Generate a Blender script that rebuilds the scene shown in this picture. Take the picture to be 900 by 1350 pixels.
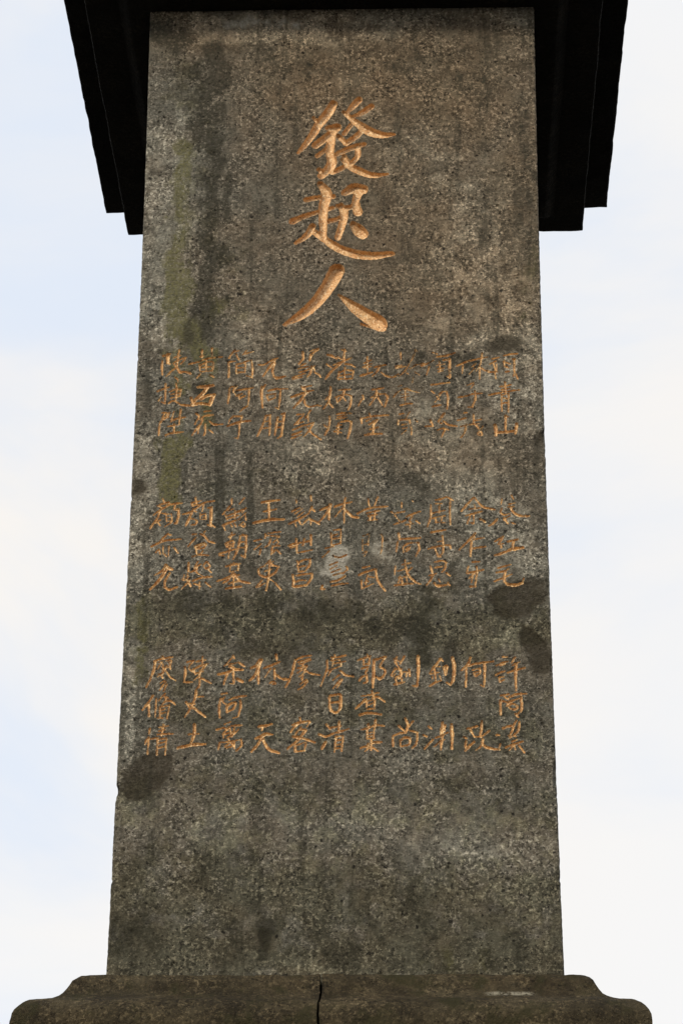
import bpy, math
import numpy as np

for o in list(bpy.data.objects):
    bpy.data.objects.remove(o, do_unlink=True)
scene = bpy.context.scene
COL = scene.collection
R = math.radians

# ------------------------------------------------------------------ camera
G = 3.34                     # height of the pillar's foot above the ground
cam_d = bpy.data.cameras.new('camera')
cam = bpy.data.objects.new('camera', cam_d)
COL.objects.link(cam)
scene.camera = cam
import mathutils
CX, CY, CZ, PITCH, YAW, ROLL, FPX = (0.21293, -5.865255, -1.747407, 0.455228, -0.034937, 0.009087, 3638.580627)
fw = mathutils.Vector((math.sin(YAW)*math.cos(PITCH), math.cos(YAW)*math.cos(PITCH), math.sin(PITCH)))
rt = mathutils.Vector((math.cos(YAW), -math.sin(YAW), 0))
up = rt.cross(fw)
ax = rt*math.cos(ROLL)+up*math.sin(ROLL)
ay = -rt*math.sin(ROLL)+up*math.cos(ROLL)
M = mathutils.Matrix.Identity(4)
for i in range(3):
    M[i][0], M[i][1], M[i][2] = ax[i], ay[i], -fw[i]
M[0][3], M[1][3], M[2][3] = CX, CY, CZ+G
cam.matrix_world = M
cam_d.sensor_fit = 'VERTICAL'
cam_d.sensor_height = 36.0
cam_d.lens = FPX/1350*36.0
cam_d.clip_end = 2000

# ------------------------------------------------------------------ sky and sun
SUN_EL, SUN_AZ = R(27), R(-30)      # azimuth measured from the front of the stone, minus = left
world = bpy.data.worlds.new('World')
scene.world = world
world.use_nodes = True
nt = world.node_tree
nt.nodes.clear()
N = nt.nodes.new
L = nt.links.new
out = N('ShaderNodeOutputWorld')
bg = N('ShaderNodeBackground')
bg.inputs['Strength'].default_value = 0.1
sky = N('ShaderNodeTexSky')
sky.sky_type = 'NISHITA'
sky.sun_disc = False
sky.sun_elevation = SUN_EL
sky.sun_rotation = math.pi + SUN_AZ
tc = N('ShaderNodeTexCoord')
mp = N('ShaderNodeMapping')
mp.inputs['Scale'].default_value = (1.0, 1.0, 2.6)
L(tc.outputs['Generated'], mp.inputs['Vector'])
n1 = N('ShaderNodeTexNoise')
n1.inputs['Scale'].default_value = 2.6
n1.inputs['Detail'].default_value = 6
n1.inputs['Roughness'].default_value = 0.55
n1.inputs['Distortion'].default_value = 0.6
L(mp.outputs['Vector'], n1.inputs['Vector'])
r1 = N('ShaderNodeValToRGB')
r1.color_ramp.interpolation = 'EASE'
r1.color_ramp.elements[0].position = 0.32
r1.color_ramp.elements[1].position = 0.56
L(n1.outputs['Fac'], r1.inputs['Fac'])
n2 = N('ShaderNodeTexNoise')
n2.inputs['Scale'].default_value = 1.3
n2.inputs['Detail'].default_value = 2
mp2 = N('ShaderNodeMapping')
mp2.inputs['Location'].default_value = (3.1, 0.7, 5.2)
L(tc.outputs['Generated'], mp2.inputs['Vector'])
L(mp2.outputs['Vector'], n2.inputs['Vector'])
r2 = N('ShaderNodeValToRGB')
r2.color_ramp.elements[0].position = 0.42
r2.color_ramp.elements[1].position = 0.62
r2.color_ramp.elements[0].color = (0.93, 0.945, 0.97, 1)
r2.color_ramp.elements[1].color = (1.0, 0.95, 0.885, 1)
sx = N('ShaderNodeSeparateXYZ')
L(tc.outputs['Generated'], sx.inputs['Vector'])
lowr = N('ShaderNodeMapRange')
lowr.inputs['From Min'].default_value = 0.62
lowr.inputs['From Max'].default_value = 0.22
lowr.inputs['To Min'].default_value = -0.12
lowr.inputs['To Max'].default_value = 0.10
L(sx.outputs['Z'], lowr.inputs['Value'])
ad = N('ShaderNodeMath')
L(n2.outputs['Fac'], ad.inputs[0]); L(lowr.outputs['Result'], ad.inputs[1])
L(ad.outputs[0], r2.inputs['Fac'])
# thin veil of bright high cloud; where it thins the pale blue shows
veil = N('ShaderNodeMix'); veil.data_type = 'RGBA'
veil.inputs['A'].default_value = (0.79, 0.855, 0.96, 1)
L(r1.outputs['Color'], veil.inputs['Factor'])
L(r2.outputs['Color'], veil.inputs['B'])
sc = N('ShaderNodeVectorMath'); sc.operation = 'SCALE'
sc.inputs['Scale'].default_value = 10.5
L(veil.outputs['Result'], sc.inputs[0])
mx = N('ShaderNodeMix'); mx.data_type = 'RGBA'
mx.inputs['Factor'].default_value = 0.9
L(sky.outputs['Color'], mx.inputs['A'])
L(sc.outputs['Vector'], mx.inputs['B'])
L(mx.outputs['Result'], bg.inputs['Color'])
L(bg.outputs['Background'], out.inputs['Surface'])

sun_d = bpy.data.lights.new('sun', 'SUN')
sun_d.energy = 2.2
sun_d.angle = R(9)
sun_d.color = (1.0, 0.89, 0.74)
sun = bpy.data.objects.new('sun', sun_d)
COL.objects.link(sun)
sd = mathutils.Vector((math.sin(SUN_AZ)*math.cos(SUN_EL), -math.cos(SUN_AZ)*math.cos(SUN_EL), math.sin(SUN_EL)))
sun.rotation_euler = sd.to_track_quat('Z', 'Y').to_euler()
sun.location = (-4, -8, 9)

scene.view_settings.view_transform = 'Standard'
scene.view_settings.look = 'None'
scene.view_settings.gamma = 1
scene.view_settings.exposure = 0.0

# ------------------------------------------------------------------ noise helpers (numpy)
rng = np.random.default_rng(11)
TAB = [rng.random((256, 256)).astype(np.float32) for _ in range(6)]

def vn(u, v, k=0):
    """smooth value noise 0..1"""
    t = TAB[k % 6]
    iu = np.floor(u).astype(np.int64); iv = np.floor(v).astype(np.int64)
    a = u-iu; b = v-iv
    a = a*a*(3-2*a); b = b*b*(3-2*b)
    iu &= 255; iv &= 255
    ju = (iu+1) & 255; jv = (iv+1) & 255
    return (t[iu, iv]*(1-a)+t[ju, iv]*a)*(1-b)+(t[iu, jv]*(1-a)+t[ju, jv]*a)*b

def fbm(u, v, o=4, k=0, g=0.5):
    s = 0; w = 1; tot = 0
    for i in range(o):
        s = s+w*vn(u*2**i+17.3*i, v*2**i+9.1*i, k+i); tot += w; w *= g
    return s/tot

def n3(x, y, z, f, k=0):
    return (vn(x*f+y*f*.71+5, z*f+y*f*.53+3, k)+vn(y*f+x*f*.37+1, z*f-x*f*.29+8, k+1)+vn(x*f-z*f*.43+4, y*f+z*f*.61+2, k+2))/3-.5

def sstep(a, b, x):
    t = np.clip((x-a)/(b-a), 0, 1)
    return t*t*(3-2*t)

# ------------------------------------------------------------------ materials
def nodes(name):
    m = bpy.data.materials.new(name)
    m.use_nodes = True
    t = m.node_tree
    b = t.nodes['Principled BSDF']
    return m, t, b

def nz(t, vec, scale, detail=3, rough=.55, lo=None, hi=None):
    n = t.nodes.new('ShaderNodeTexNoise')
    n.inputs['Scale'].default_value = scale
    n.inputs['Detail'].default_value = detail
    n.inputs['Roughness'].default_value = rough
    t.links.new(vec, n.inputs['Vector'])
    if lo is None:
        return n.outputs['Fac']
    r = t.nodes.new('ShaderNodeMapRange')
    r.interpolation_type = 'SMOOTHSTEP'
    r.inputs['From Min'].default_value = lo
    r.inputs['From Max'].default_value = hi
    t.links.new(n.outputs['Fac'], r.inputs['Value'])
    return r.outputs['Result']

def mixc(t, fac, a, b, blend='MIX'):
    m = t.nodes.new('ShaderNodeMix'); m.data_type = 'RGBA'; m.blend_type = blend
    for s, v in (('Factor', fac), ('A', a), ('B', b)):
        if isinstance(v, (int, float)):
            m.inputs[s].default_value = v
        elif isinstance(v, tuple):
            m.inputs[s].default_value = (*v, 1)
        else:
            t.links.new(v, m.inputs[s])
    return m.outputs['Result']

def mul(t, a, b):
    m = t.nodes.new('ShaderNodeMath'); m.operation = 'MULTIPLY'
    for i, v in enumerate((a, b)):
        if isinstance(v, (int, float)): m.inputs[i].default_value = v
        else: t.links.new(v, m.inputs[i])
    return m.outputs[0]

def add(t, a, b, op='ADD'):
    m = t.nodes.new('ShaderNodeMath'); m.operation = op
    for i, v in enumerate((a, b)):
        if isinstance(v, (int, float)): m.inputs[i].default_value = v
        else: t.links.new(v, m.inputs[i])
    return m.outputs[0]

def attr(t, name, kind='GEOMETRY'):
    a = t.nodes.new('ShaderNodeAttribute')
    a.attribute_type = kind
    a.attribute_name = name
    return a

def position(t):
    return t.nodes.new('ShaderNodeNewGeometry').outputs['Position']

def bump(t, b, h, dist, strength=1.0, prev=None):
    n = t.nodes.new('ShaderNodeBump')
    n.inputs['Strength'].default_value = strength
    n.inputs['Distance'].default_value = dist
    t.links.new(h, n.inputs['Height'])
    if prev is not None:
        t.links.new(prev, n.inputs['Normal'])
    t.links.new(n.outputs['Normal'], b.inputs['Normal'])
    return n.outputs['Normal']

def stone_colour(t, p):
    """andesite: grey-brown ground, pale feldspar flecks, dark mineral flecks, blotchy weathering"""
    warm = nz(t, p, 7, 4, .6, .40, .62)
    c = mixc(t, warm, (0.150, 0.143, 0.114), (0.164, 0.142, 0.106))
    blot = nz(t, p, 21, 6, .75, .43, .60)
    c = mixc(t, mul(t, blot, .66), c, (0.050, 0.046, 0.034))
    rich = nz(t, p, 8, 6, .75, .42, .56)          # how coarse the grain shows here
    fl = nz(t, p, 108, 4, .78, .505, .60)
    c = mixc(t, mul(t, fl, add(t, mul(t, rich, .62), .26)), c, (0.45, 0.41, 0.325))
    dk = nz(t, p, 82, 4, .78, .535, .60)
    c = mixc(t, mul(t, dk, add(t, mul(t, rich, .42), .48)), c, (0.016, 0.014, 0.010))
    for sc_, lo, hi, am in ((42, .09, .19, .97), (80, .09, .20, .9)):
        v = t.nodes.new('ShaderNodeTexVoronoi')
        v.inputs['Scale'].default_value = sc_
        wv = t.nodes.new('ShaderNodeVectorMath'); wv.operation = 'MULTIPLY_ADD'
        nn = t.nodes.new('ShaderNodeTexNoise'); nn.inputs['Scale'].default_value = sc_*2.5
        t.links.new(p, nn.inputs['Vector'])
        t.links.new(nn.outputs['Color'], wv.inputs[0])
        wv.inputs[1].default_value = (.4/sc_,)*3
        t.links.new(p, wv.inputs[2])
        t.links.new(wv.outputs['Vector'], v.inputs['Vector'])
        sp_ = t.nodes.new('ShaderNodeSeparateColor')
        t.links.new(v.outputs['Color'], sp_.inputs['Color'])
        dd = add(t, v.outputs['Distance'], add(t, sp_.outputs['Red'], .25), 'DIVIDE')
        mr = t.nodes.new('ShaderNodeMapRange'); mr.interpolation_type = 'SMOOTHSTEP'
        mr.inputs['From Min'].default_value = hi; mr.inputs['From Max'].default_value = lo
        t.links.new(dd, mr.inputs['Value'])
        c = mixc(t, mul(t, mr.outputs['Result'], am), c, (0.012, 0.010, 0.007))
    fl2 = nz(t, p, 240, 2, .7, .64, .70)
    c = mixc(t, mul(t, fl2, .75), c, (0.46, 0.42, 0.33))
    return c

def make_front_stone():
    m, t, b = nodes('weathered_andesite_face')
    p = position(t)
    c = stone_colour(t, p)
    a = attr(t, 'weather')
    s = t.nodes.new('ShaderNodeSeparateColor')
    t.links.new(a.outputs['Color'], s.inputs['Color'])
    a2 = attr(t, 'weather_two')
    s2 = t.nodes.new('ShaderNodeSeparateColor')
    t.links.new(a2.outputs['Color'], s2.inputs['Color'])
    grain = nz(t, p, 120, 4, .75, .38, .60)
    # warm iron-brown bloom
    c = mixc(t, mul(t, s2.outputs['Green'], .75), c, mixc(t, 1.0, c, (1.18, 0.90, 0.64), 'MULTIPLY'))
    # pale clean / salt patches
    c = mixc(t, mul(t, s.outputs['Blue'], .95), c, mixc(t, .10, mixc(t, 1.0, c, (1.85, 1.88, 1.9), 'MULTIPLY'), (0.27, 0.26, 0.215)))
    a3 = attr(t, 'salt')
    c = mixc(t, mul(t, a3.outputs['Fac'], .8), c, mixc(t, grain, (0.30, 0.275, 0.22), (0.52, 0.49, 0.41)))
    # flake scars: smooth dark brown skin
    skin = mixc(t, grain, (0.036, 0.029, 0.018), (0.064, 0.053, 0.035))
    c = mixc(t, mul(t, s2.outputs['Red'], .86), c, skin)
    # green algae film
    alg = mixc(t, grain, (0.088, 0.085, 0.032), (0.165, 0.155, 0.062))
    c = mixc(t, mul(t, s.outputs['Green'], add(t, mul(t, grain, .35), .5)), c, alg)
    # soot streaks
    sootc = mixc(t, grain, (0.016, 0.015, 0.010), (0.052, 0.048, 0.032))
    c = mixc(t, mul(t, s.outputs['Red'], add(t, mul(t, grain, .5), .4)), c, sootc)
    # darker olive tint in blotches, mostly on the lower stone
    c = mixc(t, mul(t, s2.outputs['Blue'], .8), c, mixc(t, 1.0, c, (.58, .575, .46), 'MULTIPLY'))
    t.links.new(c, b.inputs['Base Color'])
    b.inputs['Roughness'].default_value = .92
    b.inputs['Specular IOR Level'].default_value = .25
    h = add(t, nz(t, p, 420, 3, .7), mul(t, nz(t, p, 120, 3, .75), 2.2))
    bump(t, b, h, .0040, 1.0)
    return m

def make_block_stone(name, base, dark, moss, mossamt, scrape=False):
    m, t, b = nodes(name)
    p = position(t)
    c = stone_colour(t, p)
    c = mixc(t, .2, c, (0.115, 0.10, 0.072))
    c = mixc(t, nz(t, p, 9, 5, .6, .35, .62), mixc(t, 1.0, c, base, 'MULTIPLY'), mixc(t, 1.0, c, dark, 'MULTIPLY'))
    ms = nz(t, p, 14, 5, .65, .48, .66)
    c = mixc(t, mul(t, ms, mossamt), c, moss)
    sp = nz(t, p, 55, 4, .7, .60, .70)
    c = mixc(t, mul(t, sp, .35), c, (0.17*base[0], 0.15*base[0], 0.10*base[0]))
    if scrape:      # a fresh white scrape along the lip of the base
        xyz = t.nodes.new('ShaderNodeSeparateXYZ')
        t.links.new(p, xyz.inputs['Vector'])
        def near(sock, centre, half, feather):
            d = add(t, sock, centre, 'SUBTRACT')
            ab = t.nodes.new('ShaderNodeMath'); ab.operation = 'ABSOLUTE'
            t.links.new(d, ab.inputs[0])
            r_ = t.nodes.new('ShaderNodeMapRange'); r_.interpolation_type = 'SMOOTHSTEP'
            r_.inputs['From Min'].default_value = half+feather
            r_.inputs['From Max'].default_value = half-feather
            t.links.new(ab.outputs[0], r_.inputs['Value'])
            return r_.outputs['Result']
        k = mul(t, near(xyz.outputs['X'], SCRAPE[0], .048, .015), near(xyz.outputs['Z'], SCRAPE[1], .005, .004))
        k = mul(t, k, nz(t, p, 70, 4, .8, .42, .56))
        c = mixc(t, mul(t, k, .8), c, (0.40, 0.37, 0.28))
    t.links.new(c, b.inputs['Base Color'])
    b.inputs['Roughness'].default_value = .93
    b.inputs['Specular IOR Level'].default_value = .2
    h = add(t, nz(t, p, 300, 3, .7), mul(t, nz(t, p, 70, 4, .7), 2.5))
    bump(t, b, h, .006, 1.0)
    return m

def make_gold(name, tone):
    m, t, b = nodes(name)
    p = position(t)
    st = stone_colour(t, p)
    st = mixc(t, 1.0, st, (.72, .62, .5), 'MULTIPLY')
    gold = mixc(t, nz(t, p, 95, 4, .7, .36, .64), tone[0], tone[1])
    gold = mixc(t, nz(t, p, 230, 3, .7, .52, .64), gold, tone[2])
    gold = mixc(t, mul(t, nz(t, p, 140, 4, .8, .57, .65), .85), gold, (0.055, 0.022, 0.009))
    keep = attr(t, 'gilding', 'OBJECT').outputs['Fac']
    # worn where the noise exceeds what is left of the gilding
    n = nz(t, p, 130, 4, .75)
    lim = t.nodes.new('ShaderNodeMapRange')
    lim.interpolation_type = 'SMOOTHSTEP'
    lim.inputs['From Min'].default_value = -.06
    lim.inputs['From Max'].default_value = .06
    k2 = t.nodes.new('ShaderNodeMapRange')
    k2.inputs['To Min'].default_value = .43
    k2.inputs['To Max'].default_value = .82
    t.links.new(keep, k2.inputs['Value'])
    n = add(t, n, mul(t, add(t, nz(t, p, 30, 3, .6), .5, 'SUBTRACT'), .45))
    t.links.new(add(t, k2.outputs['Result'], n, 'SUBTRACT'), lim.inputs['Value'])
    c = mixc(t, lim.outputs['Result'], st, gold)
    t.links.new(c, b.inputs['Base Color'])
    t.links.new(mul(t, lim.outputs['Result'], .25), b.inputs['Metallic'])
    b.inputs['Roughness'].default_value = .5
    b.inputs['Specular IOR Level'].default_value = .4
    h = nz(t, p, 300, 3, .7)
    bump(t, b, h, .002, .6)
    return m

SCRAPE = (.382, G-.069)
MAT_FACE = make_front_stone()
MAT_BASE = make_block_stone('mossy_base_stone', (.58, .50, .36), (.28, .235, .16), (0.036, 0.033, 0.013), .8, True)
MAT_CORN = make_block_stone('dark_cornice_stone', (.12, .11, .09), (.05, .045, .035), (0.008, 0.0075, 0.005), .5)  # stone colour multiplied down to near black all over
MAT_TITLE = make_gold('title_gilding', ((0.68, 0.43, 0.205), (0.50, 0.26, 0.10), (0.84, 0.65, 0.39)))
MAT_NAMES = make_gold('name_gilding', ((0.70, 0.44, 0.19), (0.42, 0.205, 0.075), (0.97, 0.80, 0.48)))

def link(name, me, mat, parent=None, loc=(0, 0, 0)):
    o = bpy.data.objects.new(name, me)
    COL.objects.link(o)
    if mat is not None:
        me.materials.append(mat)
    o.parent = parent
    o.location = loc
    return o

def mesh_np(name, verts, quads, smooth=True):
    me = bpy.data.meshes.new(name)
    nv, nq = len(verts), len(quads)
    me.vertices.add(nv)
    me.vertices.foreach_set('co', np.ascontiguousarray(verts, np.float32).ravel())
    me.loops.add(nq*4)
    me.loops.foreach_set('vertex_index', np.ascontiguousarray(quads, np.int32).ravel())
    me.polygons.add(nq)
    me.polygons.foreach_set('loop_start', np.arange(0, nq*4, 4, dtype=np.int32))
    me.polygons.foreach_set('use_smooth', np.full(nq, smooth, bool))
    me.update(calc_edges=True)
    return me

def col_attr(me, name, arr):
    a = me.attributes.new(name, 'FLOAT_COLOR', 'POINT')
    buf = np.ones((len(arr), 4), np.float32)
    buf[:, :3] = arr
    a.data.foreach_set('color', buf.ravel())

# ------------------------------------------------------------------ ground
gm = bpy.data.materials.new('dark_paving')
gm.use_nodes = True
gt = gm.node_tree
gp = position(gt)
gc = mixc(gt, nz(gt, gp, 1.2, 5, .6, .35, .65), (0.035, 0.033, 0.028), (0.055, 0.050, 0.040))
gt.links.new(gc, gt.nodes['Principled BSDF'].inputs['Base Color'])
gt.nodes['Principled BSDF'].inputs['Roughness'].default_value = .95
S = 600
gme = bpy.data.meshes.new('ground')
gme.from_pydata([(-S, -S, 0), (S, -S, 0), (S, S, 0), (-S, S, 0)], [], [(0, 1, 2, 3)])
ground = link('ground', gme, gm)
ground['kind'] = 'structure'

# ------------------------------------------------------------------ the monument
H, T = (2.5803, 0.9633)
mon = bpy.data.objects.new('stone_monument', None)
COL.objects.link(mon)
mon.location = (0, T/2, 0)
mon['label'] = 'weathered grey stone monument pillar carved with columns of gilded Chinese characters'
mon['category'] = 'monument'
OFF = (0, -T/2, G)             # slab coordinates: x right, y into the stone, z up from the pillar's foot

# ---- front face grid
EL = np.array([(-0.5024, 2.5861), (-0.4937, 1.9208), (-0.4925, 1.5305), (-0.493, 1.3632), (-0.4947, 0.9998), (-0.4946, 0.616), (-0.4969, 0.2873), (-0.4989, -0.0029)])
ER = np.array([(0.4949, 2.5739), (0.4923, 1.8877), (0.4922, 1.5215), (0.4926, 1.1521), (0.494, 0.9936), (0.4964, 0.6491), (0.4993, 0.3203), (0.5026, 0.0046)])
NX = 770
bands = [(1.6001, 2.3133), (1.2974, 1.5937), (0.899, 1.1797), (0.4974, 0.7741)]                # (z0, z1) where there is lettering
zs = [-.024]
while zs[-1] < H+.004:
    z = zs[-1]
    fine = any(a-.004 < z < b+.004 for a, b in bands)
    zs.append(z+(.00125 if fine else .0022))
Z1 = np.array(zs)
NZ = len(Z1)
u1 = np.linspace(0, 1, NX)
U, Z = np.meshgrid(u1, Z1)                       # (NZ, NX)

def edge(E):
    c = np.polyfit(E[:, 1], E[:, 0], 3)
    return np.polyval(c, Z1)
xl = edge(EL)+.0016*(fbm(Z1*22, Z1*0+3.3, 4)-.5)+.0010*(vn(Z1*170, Z1*0+1.7, 2)-.5)
xr = edge(ER)+.0016*(fbm(Z1*22, Z1*0+7.7, 4)-.5)+.0010*(vn(Z1*170, Z1*0+5.2, 2)-.5)
# nicks along the two arrises (edge x, z, half length, depth)
for sgn, zc, hl, dp in [(-1, 0.4298, 0.0095, 0.003), (-1, 1.1656, 0.0057, 0.002), (1, 0.4117, 0.0038, 0.002), (-1, 1.5471, 0.0057, 0.0015), (1, 1.277, 0.0076, 0.0015), (-1, 0.2151, 0.0057, 0.002), (1, 0.2151, 0.0057, 0.002)]:
    g = np.exp(-((Z1-zc)/hl)**4)*dp
    if sgn < 0: xl = xl+g
    else: xr = xr-g
X = xl[:, None]*(1-U)+xr[:, None]*U

dep = .0016*(fbm(X*9, Z*9, 3, 0)-.5)+.0012*(fbm(X*60, Z*60, 3, 1)-.5)+.0011*(vn(X*330, Z*330, 3)-.5)
# pits left where softer grains weathered out
NP = 5200
px_ = rng.random(NP); pz_ = rng.random(NP)*H
pr_ = .0013+.0030*rng.random(NP)**3.2
pd_ = pr_*(.5+.5*rng.random(NP))
pits = np.zeros_like(X)
for a, b, r_, d_ in zip(px_, pz_, pr_, pd_):
    j = np.searchsorted(Z1, b); i = int(a*(NX-1))
    kx = int(r_/.0013)+2; kz = int(r_/.00125)+2
    s_ = np.s_[max(j-kz, 0):j+kz+1, max(i-kx, 0):i+kx+1]
    if X[s_].size == 0: continue
    el = .6+.8*((a*977) % 1)
    q = ((X[s_]-(xl[min(j, NZ-1)]*(1-a)+xr[min(j, NZ-1)]*a))/el)**2+((Z[s_]-b)*el)**2
    pits[s_] = np.maximum(pits[s_], d_*np.clip(1-q/r_**2, 0, 1)**.6)
dep += pits

# ---- weathering and tint masks: capsules (x0, z0, x1, z1, radius, strength) in metres on the stone
def capsules(lst, warp=.02, soft=.9, fz=16):
    f = np.zeros_like(X)
    wx = X+warp*(fbm(X*16, Z*fz, 4, 2)-.5)*2
    wz = Z+warp*(fbm(X*16+9, Z*fz+4, 4, 3)-.5)*2
    for x0, z0, x1, z1, r_, s_ in lst:
        dx, dz = x1-x0, z1-z0
        t = np.clip(((wx-x0)*dx+(wz-z0)*dz)/(dx*dx+dz*dz+1e-9), 0, 1)
        d = np.hypot(wx-x0-t*dx, wz-z0-t*dz)
        f = np.maximum(f, s_*(1-sstep(r_*(1-soft), r_*(1+soft), d)))
    return f
soot = capsules([
    (-0.3262, 2.4471, -0.3235, 2.3526, 0.0393, 0.8), (-0.3699, 2.4003, -0.3784, 2.2369, 0.0274, 0.5), (-0.3396, 2.2364, -0.3416, 1.8527, 0.0271, 0.45),
    (-0.2869, 2.0755, -0.2834, 1.9407, 0.0096, 0.6), (-0.3094, 1.8524, -0.3455, 1.6141, 0.034, 0.5), (-0.2805, 1.83, -0.2753, 1.6348, 0.0113, 0.5),
    (-0.2227, 2.0296, -0.2202, 1.9177, 0.0076, 0.35), (-0.1987, 2.4453, -0.0608, 2.3843, 0.0431, 0.35), (0.134, 2.4407, 0.3668, 2.3434, 0.0664, 0.35),
    (-0.486, 2.5209, -0.435, 2.4724, 0.0513, 0.6), (0.4626, 2.2955, 0.4828, 1.9099, 0.0154, 0.35), (-0.2878, 1.2793, -0.2811, 1.0379, 0.0127, 0.75),
    (-0.2077, 1.2787, -0.2023, 1.0374, 0.0127, 0.7), (-0.2607, 1.0775, -0.2041, 0.9588, 0.0251, 0.4), (-0.3625, 0.9012, 0.2038, 0.8209, 0.0462, 0.5),
    (-0.324, 0.8045, -0.0768, 0.765, 0.0318, 0.45), (0.2758, 0.995, 0.2553, 0.6877, 0.0195, 0.5), (0.2043, 0.9173, 0.2035, 0.7636, 0.0318, 0.45),
    (0.0629, 0.8794, 0.3442, 0.8201, 0.0389, 0.35), (0.1788, 1.2148, 0.2057, 1.1944, 0.0235, 0.55), (0.2075, 1.5452, 0.3179, 1.5273, 0.0221, 0.5),
    (0.2616, 1.3983, 0.3071, 1.3876, 0.0164, 0.3), (-0.2946, 0.4127, -0.3035, 0.1456, 0.0378, 0.3), (-0.1754, 0.4487, -0.18, 0.2687, 0.0223, 0.4),
    (-0.1513, 0.1105, -0.1499, 0.0379, 0.0218, 0.7), (0.1669, 0.1622, 0.2001, 0.0926, 0.0436, 0.4), (0.0991, 0.4842, 0.2016, 0.393, 0.0378, 0.3),
    (-0.4697, 0.0936, 0.4816, 0.0234, 0.0756, 0.35), (0.3466, 0.4016, 0.3583, 0.3925, 0.0153, 0.6), (-0.3655, 1.2595, -0.3635, 1.1986, 0.0091, 0.4),
    (-0.3408, 1.4618, -0.3165, 1.449, 0.0203, 0.6), (-0.3209, 2.2593, -0.3269, 1.6139, 0.0252, 0.7), (-0.356, 2.3296, -0.3619, 2.1447, 0.0195, 0.6)], .014, .9, 5)
olive = capsules([
    (-0.4668, 0.8437, 0.4494, 0.8195, 0.0797, 0.75), (-0.4836, 0.4133, 0.491, 0.3921, 0.086, 0.5), (-0.4904, 0.181, 0.4935, 0.1615, 0.1015, 0.75),
    (-0.4842, 0.0417, 0.4984, 0.0319, 0.067, 0.95), (-0.4129, 2.4009, -0.2759, 1.6563, 0.0588, 0.45), (-0.2638, 1.1978, 0.2055, 1.1541, 0.0724, 0.3),
    (-0.3355, 0.6153, 0.444, 0.5749, 0.0871, 0.55), (-0.41, 0.287, 0.0996, 0.2502, 0.0681, 0.5)], .06)
green = capsules([
    (-0.4086, 2.1567, -0.4127, 1.9421, 0.0208, 0.75), (-0.415, 1.8425, -0.4033, 1.6147, 0.023, 0.95), (-0.3809, 1.6144, -0.3441, 1.5672, 0.0352, 0.85),
    (-0.4066, 1.5509, -0.3723, 1.4663, 0.0276, 0.6), (-0.4088, 1.3007, -0.3936, 1.1786, 0.0271, 1.0), (-0.3864, 1.3934, -0.3836, 1.3108, 0.0223, 0.5),
    (-0.4566, 0.7669, -0.443, 0.6909, 0.0166, 0.5), (-0.3194, 1.5501, -0.3194, 1.3618, 0.02, 0.35), (-0.4684, 0.8824, -0.4617, 0.8052, 0.0168, 0.35),
    (-0.3506, 1.657, -0.3051, 1.6996, 0.0303, 0.5), (0.1997, 0.01, 0.3325, 0.0236, 0.0313, 0.3), (0.472, 1.8439, 0.4492, 1.6492, 0.0203, 0.25),
    (-0.3998, 2.0091, -0.3992, 1.5508, 0.0268, 0.5)], .03, .98)
pale = capsules([
    (0.3218, 1.8455, 0.4448, 1.4383, 0.1033, 0.46), (0.2066, 1.3574, 0.4355, 0.994, 0.1093, 0.44), (-0.4678, 2.1919, -0.4702, 1.6582, 0.0387, 0.5),
    (-0.4587, 1.3629, -0.4789, 0.5047, 0.033, 0.48), (-0.4484, 0.395, -0.0191, 0.286, 0.0772, 0.36), (0.0653, 0.3574, 0.4376, 0.2849, 0.0851, 0.42),
    (0.3019, 0.2321, 0.4671, 0.1095, 0.0505, 0.38), (-0.2195, 1.6343, -0.0478, 1.2774, 0.1024, 0.36), (-0.0599, 2.3024, 0.3238, 2.0007, 0.1164, 0.3),
    (-0.1837, 0.0586, -0.0163, 0.0154, 0.0267, 0.3), (-0.3682, 2.5384, -0.0918, 2.5105, 0.0395, 0.95), (-0.0422, 2.4669, 0.2126, 2.5228, 0.0235, 0.4),
    (0.3305, 2.5451, 0.4675, 2.5311, 0.0196, 0.35), (0.0036, 1.0065, -0.0139, 0.9733, 0.0232, 1.0), (0.089, 1.0514, 0.1193, 1.0058, 0.0214, 0.6),
    (-0.4665, 1.854, -0.4517, 1.6151, 0.0265, 0.5), (-0.4783, 1.9652, -0.4391, 2.1456, 0.0305, 0.4), (0.3498, 1.1933, 0.455, 1.0727, 0.0504, 0.35),
    (0.2823, 1.6508, 0.4265, 1.4384, 0.0835, 0.35), (0.1701, 1.3577, 0.3864, 1.2334, 0.082, 0.3), (0.2758, 0.995, 0.3639, 0.9553, 0.0391, 0.35),
    (-0.449, 1.301, -0.4451, 1.1992, 0.0256, 0.3), (-0.4835, 0.5324, -0.5014, 0.5048, 0.0156, 0.5), (-0.4603, 0.3499, -0.3461, 0.4128, 0.0308, 0.45),
    (0.0654, 0.3394, 0.2694, 0.3568, 0.0612, 0.35), (0.344, 0.801, 0.4311, 0.7814, 0.0385, 0.4), (-0.4314, 1.0786, -0.4393, 0.5971, 0.0288, 0.3),
    (0.4453, 0.6306, 0.4688, 0.5287, 0.0242, 0.3), (-0.2355, 1.5281, -0.2132, 1.3609, 0.0407, 0.2), (-0.4043, 2.2604, -0.4185, 1.5722, 0.0388, 0.62),
    (-0.1022, 2.5514, 0.2126, 2.5348, 0.0177, 0.4)], .02)
brown = capsules([
    (-0.0604, 2.3491, 0.2888, 2.2978, 0.2141, 0.9), (0.0572, 2.1395, 0.2462, 1.7807, 0.2494, 0.75), (0.4424, 2.2494, 0.3936, 1.6497, 0.1155, 0.7),
    (-0.1866, 1.851, -0.0487, 1.3595, 0.1511, 0.4), (0.1337, 1.358, 0.351, 1.2743, 0.1094, 0.45), (-0.4367, 2.5202, 0.466, 2.4597, 0.079, 0.6)], .05)
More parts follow.
